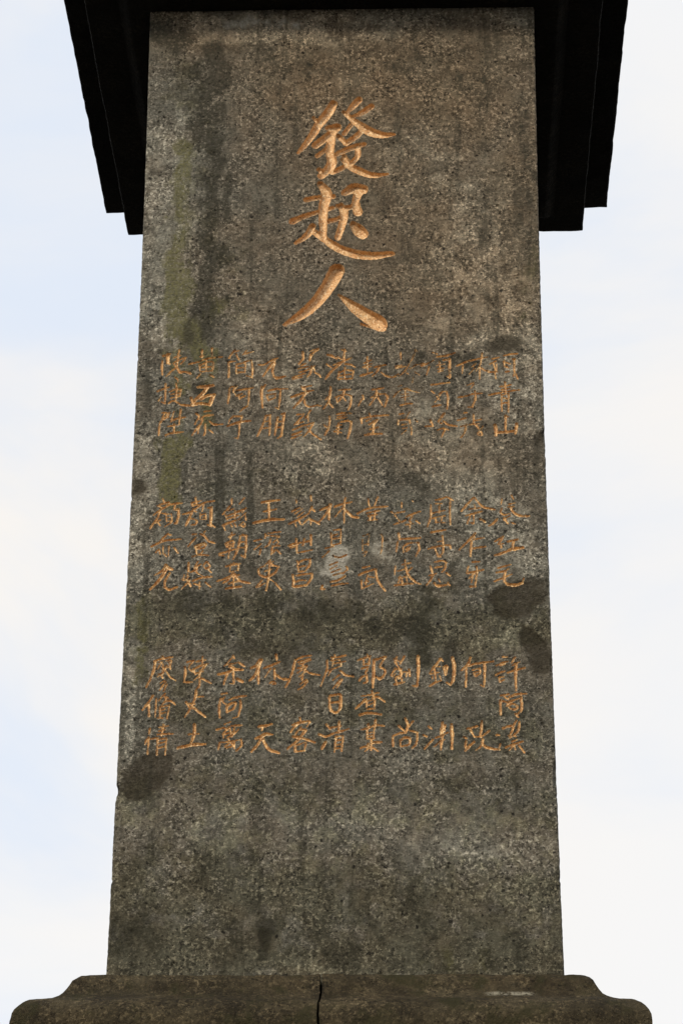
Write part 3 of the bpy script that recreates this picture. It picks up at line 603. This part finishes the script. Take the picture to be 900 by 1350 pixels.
-403 757 19 -400 751 15;-422 745 19 -401 751 21 -380 755 15;-419 744 24 -423 717 26 -437 680 19;-410 742 19 -403 742 15;-405 740 19 -413 725 15;-401 738 19 -402 715 15;-394 746 19 -382 746 21 -385 732 15;-387 742 19 -383 725 15;-392 734 19 -400 717 21 -412 706 15;-399 729 19 -387 729 15;-393 719 19 -382 704 21 -370 696 15;-411 712 19 -400 713 15;-396 696 19 -406 689 15;-403 708 19 -400 702 15;-392 694 19 -401 681 21 -406 672 15;-390 687 19 -397 670 15
-421 659 22 -429 644 24 -444 623 18;-430 638 24 -428 608 19;-413 651 19 -414 606 15;-393 664 19 -408 646 15;-396 657 19 -386 653 15;-402 632 19 -392 644 21 -380 645 21 -369 636 15;-391 655 19 -392 642 15;-404 631 19 -403 603 15;-402 631 19 -383 634 15;-382 636 19 -387 602 15;-400 623 19 -392 625 15;-402 614 19 -391 617 15;-408 603 19 -396 603 15
-425 578 19 -426 565 15;-427 556 22 -428 516 17;-422 552 19 -405 555 15;-431 552 19 -435 538 15;-394 588 22 -398 560 17;-404 580 19 -383 584 15;-405 571 19 -391 575 15;-407 563 19 -372 565 15;-406 554 19 -407 514 15;-404 551 19 -387 554 15;-386 554 19 -388 514 15;-404 541 19 -389 545 15;-405 530 19 -388 534 15
-345 742 19 -329 746 15;-331 745 19 -341 728 21 -330 717 15;-350 730 22 -348 715 25 -350 696 18;-352 692 19 -340 692 21 -331 692 15;-310 755 19 -310 734 15;-324 743 19 -303 747 15;-332 723 21 -315 732 23 -297 738 16;-301 734 22 -314 719 18;-330 724 19 -325 711 15;-325 713 19 -307 719 15;-314 721 22 -316 704 18;-316 707 19 -329 696 15;-312 702 22 -289 689 18;-314 700 19 -315 683 21 -323 672 15
-322 672 24 -323 656 26 -328 640 19;-318 655 19 -305 656 15;-345 642 22 -338 632 18;-341 638 19 -324 638 15;-328 642 19 -336 623 21 -346 606 15;-329 632 22 -316 619 24 -299 606 18;-338 630 19 -320 623 15
-323 587 31 -323 565 35 -331 539 25;-336 563 22 -313 565 17;-360 530 30 -342 534 33 -324 538 33 -297 539 24
-238 756 19 -259 732 15;-240 758 19 -236 751 15;-227 741 22 -211 730 18;-252 735 19 -231 739 15;-245 731 41 -238 726 33;-272 711 27 -253 715 30 -236 722 30 -216 722 21;-251 716 27 -259 686 21;-238 720 28 -236 688 23;-236 688 19 -245 688 15;-228 699 35 -216 692 28
-264 662 19 -250 664 15;-265 651 22 -268 630 24 -266 604 18;-255 656 19 -261 645 21 -253 637 15;-246 647 19 -229 654 21 -206 658 15;-250 617 23 -249 632 26 -235 641 26 -230 639 19;-230 639 22 -235 626 24 -250 617 18;-220 647 24 -219 630 26 -224 606 19;-224 606 19 -236 602 15
-241 593 19 -255 587 15;-273 574 19 -256 578 21 -247 574 15;-239 583 19 -215 585 15;-244 580 19 -256 565 21 -256 554 15;-242 578 19 -240 563 15;-232 578 19 -235 563 21 -249 554 15;-254 563 19 -230 570 15;-223 574 19 -238 557 15;-247 554 19 -243 548 15;-266 543 19 -247 544 21 -217 550 15;-264 543 22 -267 526 17;-216 550 22 -215 535 24 -227 522 17;-252 533 19 -240 542 21 -234 535 21 -248 530 15;-231 546 19 -231 528 15
-197 726 27 -185 733 30 -177 748 21;-175 746 39 -181 724 32;-181 724 30 -179 688 24;-183 720 27 -191 703 30 -200 695 21;-140 760 22 -138 746 18;-167 726 25 -150 733 28 -131 742 20;-152 725 19 -165 703 15;-143 724 27 -142 699 21;-153 688 19 -146 693 21 -140 688 21 -147 686 15;-138 708 24 -125 699 26 -107 698 19
-176 581 28 -161 584 31 -147 588 22;-168 579 25 -169 572 20;-183 552 30 -171 557 33 -160 563 33 -145 562 24;-169 559 25 -176 540 28 -192 520 20;-167 551 31 -153 527 35 -129 517 25
-96 746 19 -78 754 21 -59 757 15;-96 744 24 -101 720 26 -106 703 19;-106 699 22 -117 678 18;-89 740 19 -61 750 15;-85 735 19 -59 746 15;-90 725 19 -68 733 15;-90 714 19 -71 727 15;-75 742 19 -83 721 15;-68 731 19 -76 718 15;-71 719 20 -59 712 23 -39 708 16;-73 716 19 -86 704 15;-78 708 24 -79 697 19;-69 697 19 -84 685 15;-67 693 20 -76 680 23 -88 672 16
-83 603 22 -81 596 17;-100 585 25 -83 591 28 -61 594 20;-103 568 23 -95 581 26 -85 588 19;-60 592 19 -67 581 15;-79 581 19 -93 562 15;-83 573 19 -69 573 21 -74 562 15;-69 573 25 -86 549 28 -110 527 20;-98 557 26 -77 553 29 -48 542 21;-93 538 23 -92 520 19;-91 535 19 -68 544 15;-68 540 22 -72 522 17;-92 520 22 -70 522 17
-5 759 19 -3 753 15;-12 751 19 7 753 21 21 757 15;-22 744 22 -22 723 24 -36 681 18;-13 744 19 8 746 15;-10 736 19 20 742 15;-8 748 19 -10 730 15;8 742 19 11 730 15;-17 719 19 8 730 15;-10 725 19 -20 706 15;8 719 22 20 708 24 39 704 18;6 708 19 -9 695 15;10 698 19 -8 674 15;13 696 20 1 676 16
-16 655 27 -14 625 30 -5 615 21;-13 657 25 8 659 28 10 653 20;10 655 27 10 629 30 2 614 21;-11 639 27 8 641 21;-5 615 25 2 614 20
-22 586 23 -14 575 19;-39 562 23 -24 556 19;-24 543 31 -32 527 25;-12 578 19 -1 579 15;7 593 25 6 566 20;-8 579 19 12 582 15;-22 556 22 -5 564 24 11 569 24 29 575 17;0 556 22 -3 519 17;2 556 19 16 558 15;16 558 22 13 521 17;2 547 20 13 549 16;1 536 20 13 538 16;-1 527 19 11 529 15
70 759 19 72 753 15;48 744 19 60 749 21 79 755 15;62 747 22 62 732 18;76 753 19 74 734 15;64 734 19 76 736 15;58 724 22 72 728 18;71 723 19 65 711 15;52 694 22 60 704 24 69 707 18;69 709 22 70 692 24 62 687 18;86 741 30 85 707 33 83 677 24;85 745 24 99 749 26 113 753 19;111 751 27 100 732 21;99 728 22 111 720 24 109 707 24 99 698 24 90 705 18
81 668 23 85 655 19;57 655 19 76 658 21 97 664 15;67 647 31 45 625 25;83 651 23 95 653 26 111 641 19;69 643 22 69 629 17;71 643 19 88 647 15;88 645 22 87 625 17;73 634 19 85 638 15;71 623 22 88 625 17;54 609 27 73 614 29 102 610 21
73 586 23 75 576 19;90 597 23 88 576 19;57 573 19 76 578 21 88 584 15;94 584 25 109 582 20;71 575 25 71 551 20;87 576 22 85 552 17;73 565 19 85 567 15;73 558 19 85 560 15;71 551 23 87 552 19;80 550 23 80 523 19;56 528 22 73 534 17;82 541 25 104 543 20;73 539 19 70 525 15;77 530 19 66 521 15;83 530 23 96 521 19
139 753 19 135 741 21 142 728 15;156 754 19 146 735 15;132 747 19 149 739 15;135 724 24 125 705 19;137 722 19 149 722 15;142 728 22 149 711 24 142 698 18;135 711 19 128 703 15;137 703 19 149 705 15;146 711 19 156 715 15;135 698 22 139 684 18;132 684 22 156 690 18;149 699 22 151 688 18;167 720 30 168 705 24;161 715 19 160 703 15;187 754 30 188 722 33 186 692 24;186 692 24 184 680 26 175 681 19
158 600 26 163 585 29 159 565 21;175 593 23 166 580 19;142 582 22 156 569 17;130 558 22 146 564 24 159 565 17;168 570 23 187 565 19;129 556 23 130 532 19;185 563 22 183 539 24 173 528 17;146 545 25 156 553 28 168 552 20;146 547 23 147 532 19;168 552 23 166 537 26 149 532 19
240 748 24 224 727 26 214 712 19;237 748 24 244 742 19;224 727 19 237 729 15;224 726 24 228 695 19;215 710 19 236 714 15;219 703 19 221 697 15;236 705 19 240 697 15;214 680 22 226 688 24 240 693 18;246 725 25 250 707 20;245 727 19 254 729 21 251 707 15;266 751 30 270 729 33 268 697 33 261 682 24;261 682 23 252 688 19
211 580 23 218 574 19;199 559 23 206 556 19;220 548 23 201 526 19;242 589 31 242 565 25;239 576 19 237 561 15;248 583 19 246 568 15;227 552 20 239 557 22 254 565 16;242 557 26 239 539 29 238 524 21;233 541 19 246 548 15;235 542 19 223 531 15;263 585 30 264 557 33 263 526 24
308 750 24 301 733 26 287 718 19;298 725 24 296 678 19;303 729 24 322 735 26 360 740 19;313 719 19 329 723 15;315 712 19 329 716 15;315 710 19 320 704 21 329 710 15;329 723 19 330 714 15;340 734 24 340 706 26 338 678 19;338 678 19 330 682 15
299 574 23 322 580 19;332 592 23 330 572 26 327 555 19;306 570 23 314 555 19;349 570 19 333 557 21 314 554 15;290 554 22 296 551 17;295 544 23 293 528 19;314 542 23 302 531 26 293 521 19;332 551 22 333 537 17;335 548 19 328 531 21 317 522 15;330 542 23 338 531 26 354 525 26 371 523 19;373 538 19 369 524 15
382 751 19 392 751 15;366 729 19 380 736 21 394 740 15;376 730 19 387 734 15;365 706 19 377 713 21 386 716 15;372 700 19 375 689 15;374 700 19 384 702 15;377 691 19 384 695 15;410 751 22 402 736 18;404 730 19 421 739 15;393 712 22 411 718 24 432 724 18;413 732 27 411 711 30 411 668 21
375 655 23 394 658 19;375 644 27 375 609 21;383 653 19 392 646 15;395 651 23 411 658 26 434 660 19;390 638 19 402 642 21 416 648 15;392 629 20 400 635 22 411 631 22 412 623 22 402 621 22 393 627 16;422 653 23 423 623 26 414 610 19;409 610 26 414 603 21;378 642 19 392 638 21 388 629 15
379 575 25 398 581 20;364 559 20 371 558 16;410 594 23 401 575 19;417 590 22 413 568 24 394 551 17;403 575 22 394 555 17;392 557 19 409 555 15;385 528 23 404 536 26 424 543 19;400 542 19 411 547 15;404 534 19 393 522 15;404 536 19 407 523 15;414 534 25 427 516 20"""
GILD = [1, 1, 1, 0.85, 0.8, 0.85, 0.45, 1, 0.6, 0.5, 0.45, 0.65, 0.65, 0.6, 0.6, 0.55, 0.6, 0.6, 0.65, 0.6, 0.5, 0.45, 0.6, 0.6, 0.3, 0.35, 0.35, 0.4, 0.5, 0.5, 0.45, 0.55, 0.5, 0.5, 0.6, 0.85, 0.8, 0.75, 0.95, 0.8, 0.55, 0.75, 0.7, 0.8, 0.7, 0.75, 0.55, 0.6, 0.55, 0.7, 0.7, 0.6, 0.5, 0.45, 0.5, 0.25, 0.7, 0.35, 0.55, 0.55, 0.45, 0.5, 0.6, 0.5, 0.6, 0.6, 0.55, 0.75, 0.7, 0.75, 0.75, 0.7, 0.7, 0.65, 0.9, 1, 0.8, 0.75, 1, 1, 0.7, 0.85, 0.65, 1, 0.9, 0.9, 0.95, 0.9, 0.85, 0.85, 0.9, 0.85, 0.85, 0.85, 0.75, 0.85, 0.9]
cid = np.full((NZ-1, NX-1), -1, np.int32)
carve = np.zeros_like(X)
wob = .0013*(fbm(X*110, Z*110, 3, 4, .7)-.5)*2

def smooth_path(p):
    """Catmull-Rom through (x, z, r)"""
    if len(p) < 3:
        t = np.linspace(0, 1, 14)[:, None]
        return p[0]*(1-t)+p[-1]*t
    q = np.vstack([2*p[0]-p[1], p, 2*p[-1]-p[-2]])
    o = []
    for i in range(1, len(q)-2):
        for t in np.linspace(0, 1, 12, endpoint=(i == len(q)-3)):
            a, b, c, d = q[i-1], q[i], q[i+1], q[i+2]
            o.append(.5*((2*b)+(c-a)*t+(2*a-5*b+4*c-d)*t*t+(3*b-a-3*c+d)*t**3))
    return np.array(o)

lines = CHARS.strip().split('\n')
spans = []
for ci, ln in enumerate(lines):
    big = ci < 3
    S_ = []
    for st in ln.split(';'):
        p = np.array(st.split(), float).reshape(-1, 3)*[.001, .001, .000112 if big else .000120]
        S_.append(smooth_path(p))
    A = np.vstack(S_)
    lo = A[:, :2].min(0)-.02; hi = A[:, :2].max(0)+.02
    j0, j1 = np.searchsorted(Z1, [lo[1], hi[1]])
    i0 = max(int((lo[0]+.51)/.0013)-6, 0); i1 = min(int((hi[0]+.51)/.0013)+8, NX)
    s_ = np.s_[j0:j1, i0:i1]
    x_ = X[s_]; z_ = Z[s_]
    best = np.full(x_.shape, -1.); dp = np.zeros_like(x_)
    for P in S_:
        r_ = np.maximum(P[:, 2], .0011)
        sl = np.s_[:]
        m_ = (x_ > P[:, 0].min()-.02) & (x_ < P[:, 0].max()+.02) & (z_ > P[:, 1].min()-.02) & (z_ < P[:, 1].max()+.02)
        xx = x_[m_]; zz = z_[m_]
        sd_ = np.full(xx.shape, -1.); rr = np.full(xx.shape, .002)
        for k in range(len(P)-1):
            a = P[k, :2]; e = P[k+1, :2]-a
            L2 = e@e+1e-12
            t = np.clip(((xx-a[0])*e[0]+(zz-a[1])*e[1])/L2, 0, 1)
            rk = r_[k]*(1-t)+r_[k+1]*t
            v = rk-np.hypot(xx-a[0]-t*e[0], zz-a[1]-t*e[1])
            up_ = v > sd_
            sd_ = np.where(up_, v, sd_); rr = np.where(up_, rk, rr)
        sd_ = sd_+wob[s_][m_]
        if big:
            d = (.0045+rr*.85)*(.88*sstep(0, 1, sd_/(.0016+rr*.14))+.14*np.clip(sd_/rr, 0, 1))+.0030*(fbm(xx*75, zz*75, 3, 5)-.5)*(sd_ > 0)
        else:
            d = (.0026+rr*.95)*(.85*sstep(0, 1, sd_/(.0013+rr*.18))+.15*np.clip(sd_/rr, 0, 1))
        best[m_] = np.maximum(best[m_], sd_)
        dp[m_] = np.maximum(dp[m_], d)
    carve[s_] = np.maximum(carve[s_], dp)
    b4 = (best[:-1, :-1]+best[1:, :-1]+best[:-1, 1:]+best[1:, 1:])/4
    c_ = cid[j0:j1-1, i0:i1-1]
    c_[b4 > 0] = ci
    spans.append((j0, j1-1, i0, i1-1))
gl = np.array([GILD[i] for i in range(len(lines))])
dep = np.where(carve > .0004, dep*.45+carve, dep)
# soft worn arris at the two long edges
dl = np.minimum(X-xl[:, None], xr[:, None]-X)
dep = dep+.0045*np.clip(1-dl/.005, 0, 1)**2
for sgn, zc, hl, dpt, wid in [(1, 0.4626, 0.0266, 0.014, 0.008), (-1, 0.4207, 0.0152, 0.012, 0.006), (1, 1.3282, 0.0152, 0.008, 0.006), (1, 0.7266, 0.0228, 0.006, 0.006), (-1, 0.9575, 0.0152, 0.006, 0.004), (-1, 0.2328, 0.019, 0.007, 0.005)]:
    de = (X-xl[:, None]) if sgn < 0 else (xr[:, None]-X)
    n_ = 1+.5*(fbm(X*60, Z*60, 3, 3)-.5)
    dep = dep+dpt*np.exp(-((Z-zc)/hl)**4)*(1-sstep(wid*.75*n_, wid*n_, de))

V = np.stack([X, dep, Z], -1).reshape(-1, 3)
W1 = np.stack([soot, green, pale], -1).reshape(-1, 3)
W2 = np.stack([flake, brown, olive], -1).reshape(-1, 3)
idx = np.arange(NZ*NX, dtype=np.int32).reshape(NZ, NX)
Q = np.stack([idx[:-1, :-1], idx[:-1, 1:], idx[1:, 1:], idx[1:, :-1]], -1)

# ---- pillar body: the face (less the carved strokes) and the three other sides
keep = Q[cid < 0].reshape(-1, 4)
YS = np.array([0, .004, .012, .03, .07, .15, .3, .5, .7, .85, T])
def side(xe, y0, sgn, base):
    n = len(YS)
    y = y0[:, None]*(1-YS/T)[None]+YS[None]
    x = np.repeat(xe[:, None], n, 1)
    z = np.repeat(Z1[:, None], n, 1)
    x = x+sgn*(.002*(fbm(y*30, z*30, 4, 2)-.5))*np.clip(y/.03, 0, 1)
    v = np.stack([x, y, z], -1).reshape(-1, 3)
    k = np.arange(NZ*n, dtype=np.int32).reshape(NZ, n)+base
    if sgn < 0:
        q = np.stack([k[:-1, 1:], k[:-1, :-1], k[1:, :-1], k[1:, 1:]], -1)
    else:
        q = np.stack([k[:-1, :-1], k[:-1, 1:], k[1:, 1:], k[1:, :-1]], -1)
    return v, q.reshape(-1, 4), k
y0l = dep[:, 0]; y0r = dep[:, -1]
vl, ql, kl = side(xl, y0l, -1, NZ*NX)
vr, qr, kr = side(xr, y0r, 1, NZ*NX+len(vl))
qb = np.stack([kr[:-1, -1], kl[:-1, -1], kl[1:, -1], kr[1:, -1]], -1)
VV = np.vstack([V, vl, vr])
QQ = np.vstack([keep, ql, qr, qb])
used = np.zeros(len(VV), bool); used[QQ.ravel()] = True
ren = np.cumsum(used)-1
me = mesh_np('pillar', VV[used], ren[QQ])
zero = np.zeros((len(VV)-len(V), 3), np.float32)
col_attr(me, 'weather', np.vstack([W1, zero])[used])
col_attr(me, 'weather_two', np.vstack([W2, zero])[used])
sl = np.repeat(ragged(capsules([
    (0.0053, 1.0104, -0.0157, 0.9674, 0.025, 1.0), (0.0925, 1.0474, 0.1193, 1.0058, 0.0214, 0.55), (-0.2994, 2.547, -0.1216, 2.53, 0.0197, 0.6),
    (-0.0192, 0.9615, -0.0226, 0.9537, 0.0089, 0.8)], .012), n_b, 1.6, .3, .75).reshape(-1, 1), 3, 1)
col_attr(me, 'salt', np.vstack([sl, zero])[used])
pillar = link('pillar', me, MAT_FACE, mon, OFF)

# ---- one object per gilded character, lining the grooves
for ci, (j0, j1, i0, i1) in enumerate(spans):
    c_ = cid[j0:j1, i0:i1]
    q = Q[j0:j1, i0:i1][c_ == ci]
    if len(q) == 0: continue
    un, inv_ = np.unique(q.ravel(), return_inverse=True)
    v = V[un]
    ctr = v.mean(0)
    me = mesh_np('engraved_character', v-ctr, inv_.reshape(-1, 4))
    o = link('engraved_character', me, MAT_TITLE if ci < 3 else MAT_NAMES, pillar, tuple(ctr))
    o['gilding'] = float(gl[ci])
    if ci < 3:
        o['label'] = 'large gilded title character carved high on the pillar'

# ------------------------------------------------------------------ swept mouldings
def densify(prof, step):
    o = []
    n = len(prof)
    for k in range(n):
        a = np.array(prof[k]); b = np.array(prof[(k+1) % n])
        m = max(1, int(np.hypot(*(b-a))/step))
        for i in range(m): o.append(a+(b-a)*i/m)
    return np.array(o)

def sweep(name, path, prof, mat, parent, closed, step=.012, pstep=.01, amp=.003, loc=(0, 0, 0), fmul=1.0):
    """path: ((x, y), (mx, my)) pairs; prof: closed (overhang, z) outline"""
    pr = densify(prof, pstep)
    pts = []
    n = len(path)
    for k in range(n if closed else n-1):
        (a, ma), (b, mb) = path[k], path[(k+1) % n]
        a = np.array(a+ma, float); b = np.array(b+mb, float)
        m = max(1, int(np.hypot(*(b-a)[:2])/step))
        for i in range(m): pts.append(a+(b-a)*i/m)
    if not closed: pts.append(np.array(path[-1][0]+path[-1][1], float))
    pts = np.array(pts)
    np_, nq = len(pts), len(pr)
    x = pts[:, None, 0]+pts[:, None, 2]*pr[None, :, 0]
    y = pts[:, None, 1]+pts[:, None, 3]*pr[None, :, 0]
    z = np.repeat(pr[None, :, 1], np_, 0)
    f = fmul
    dx = n3(x, y, z, 22*f, 0)+.6*n3(x, y, z, 60*f, 1)+.35*n3(x, y, z, 150*f, 2)
    dy = n3(x, y, z, 22*f, 3)+.6*n3(x, y, z, 60*f, 4)+.35*n3(x, y, z, 150*f, 5)
    dz = n3(x, y, z, 22*f, 1)+.6*n3(x, y, z, 60*f, 3)+.35*n3(x, y, z, 150*f, 0)
    v = np.stack([x+amp*dx, y+amp*dy, z+amp*dz], -1).reshape(-1, 3)
    k = np.arange(np_*nq).reshape(np_, nq)
    k2 = np.roll(k, -1, 0) if closed else k[1:]
    k1 = k if closed else k[:-1]
    q = np.stack([k1, np.roll(k1, -1, 1), np.roll(k2, -1, 1), k2], -1).reshape(-1, 4)
    me = bpy.data.meshes.new(name)
    faces = [tuple(int(i) for i in f_) for f_ in q]
    if not closed:
        faces.append(tuple(int(i) for i in k[0]))
        faces.append(tuple(int(i) for i in k[-1][::-1]))
    me.from_pydata([tuple(p_) for p_ in v], [], faces)
    import bmesh
    bm = bmesh.new(); bm.from_mesh(me)
    bmesh.ops.recalc_face_normals(bm, faces=bm.faces)
    bm.to_mesh(me); bm.free()
    me.polygons.foreach_set('use_smooth', [True]*len(me.polygons))
    me.set_sharp_from_angle(angle=R(38))
    return link(name, me, mat, parent, loc)

hx = .5
RING = [((-hx, 0), (-1, -1)), ((hx, 0), (1, -1)), ((hx, T), (1, 1)), ((-hx, T), (-1, 1))]

# ---- cornice: bed moulding and overhanging slab
O1, H2, O2 = (0.175, 0.1545, 0.2549)
corn = bpy.data.objects.new('cornice', None)
COL.objects.link(corn)
corn.parent = mon
corn.location = (0, -T/2, G+H)
cav = [(O1, H2+.004)]
bed = [(-.42, 0), (.058, 0), (.066, .004), (.086, .025), (O1-.003, .025), (O1, .028), (O1, .075)]+cav+[(-.42, H2+.004)]
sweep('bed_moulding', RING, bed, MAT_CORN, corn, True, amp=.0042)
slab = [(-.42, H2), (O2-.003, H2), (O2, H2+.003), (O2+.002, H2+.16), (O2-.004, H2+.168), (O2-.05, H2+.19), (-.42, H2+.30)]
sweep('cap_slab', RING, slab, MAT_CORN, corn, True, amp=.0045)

# ---- base course of two stones with an ogee top edge
B2 = (0.0513, 0.1771)[1]
base = bpy.data.objects.new('base_course', None)
COL.objects.link(base)
base.parent = mon
base.location = OFF
ogee = [(-.40, -.016), (.046, -.016), (.050, -.020), (.055, -.025), (.062, -.033), (.067, -.044), (.073, -.056), (.080, -.065), (.088, -.0725),
        (.101, -.081), (.115, -.087), (.130, -.0925), (.143, -.0985), (.155, -.107), (.164, -.117), (.1705, -.127), (.175, -.138), (B2, -.155), (B2+.002, -.18), (B2+.002, -.45), (-.40, -.45)]
SX = -0.0259
gap = .0026
left = [((SX-gap, 0), (0, -1)), ((-hx, 0), (-1, -1)), ((-hx, T), (-1, 1)), ((SX-gap, T), (0, 1))]
right = [((SX+gap, T), (0, 1)), ((hx, T), (1, 1)), ((hx, 0), (1, -1)), ((SX+gap, 0), (0, -1))]
sweep('base_stone', left, ogee, MAT_BASE, base, False, step=.008, pstep=.007, amp=.0075)
sweep('base_stone', right, ogee, MAT_BASE, base, False, step=.008, pstep=.007, amp=.0075)

# ---- pedestal under the base course, down to the ground
ped = [(-.40, -.445), (.10, -.445), (.10, -2.6), (.16, -2.66), (.34, -2.67), (.34, -3.0), (.62, -3.01), (.62, -G-.01), (-.40, -G-.01)]
sweep('pedestal', RING, ped, MAT_BASE, mon, True, step=.08, pstep=.08, amp=.006, loc=OFF)
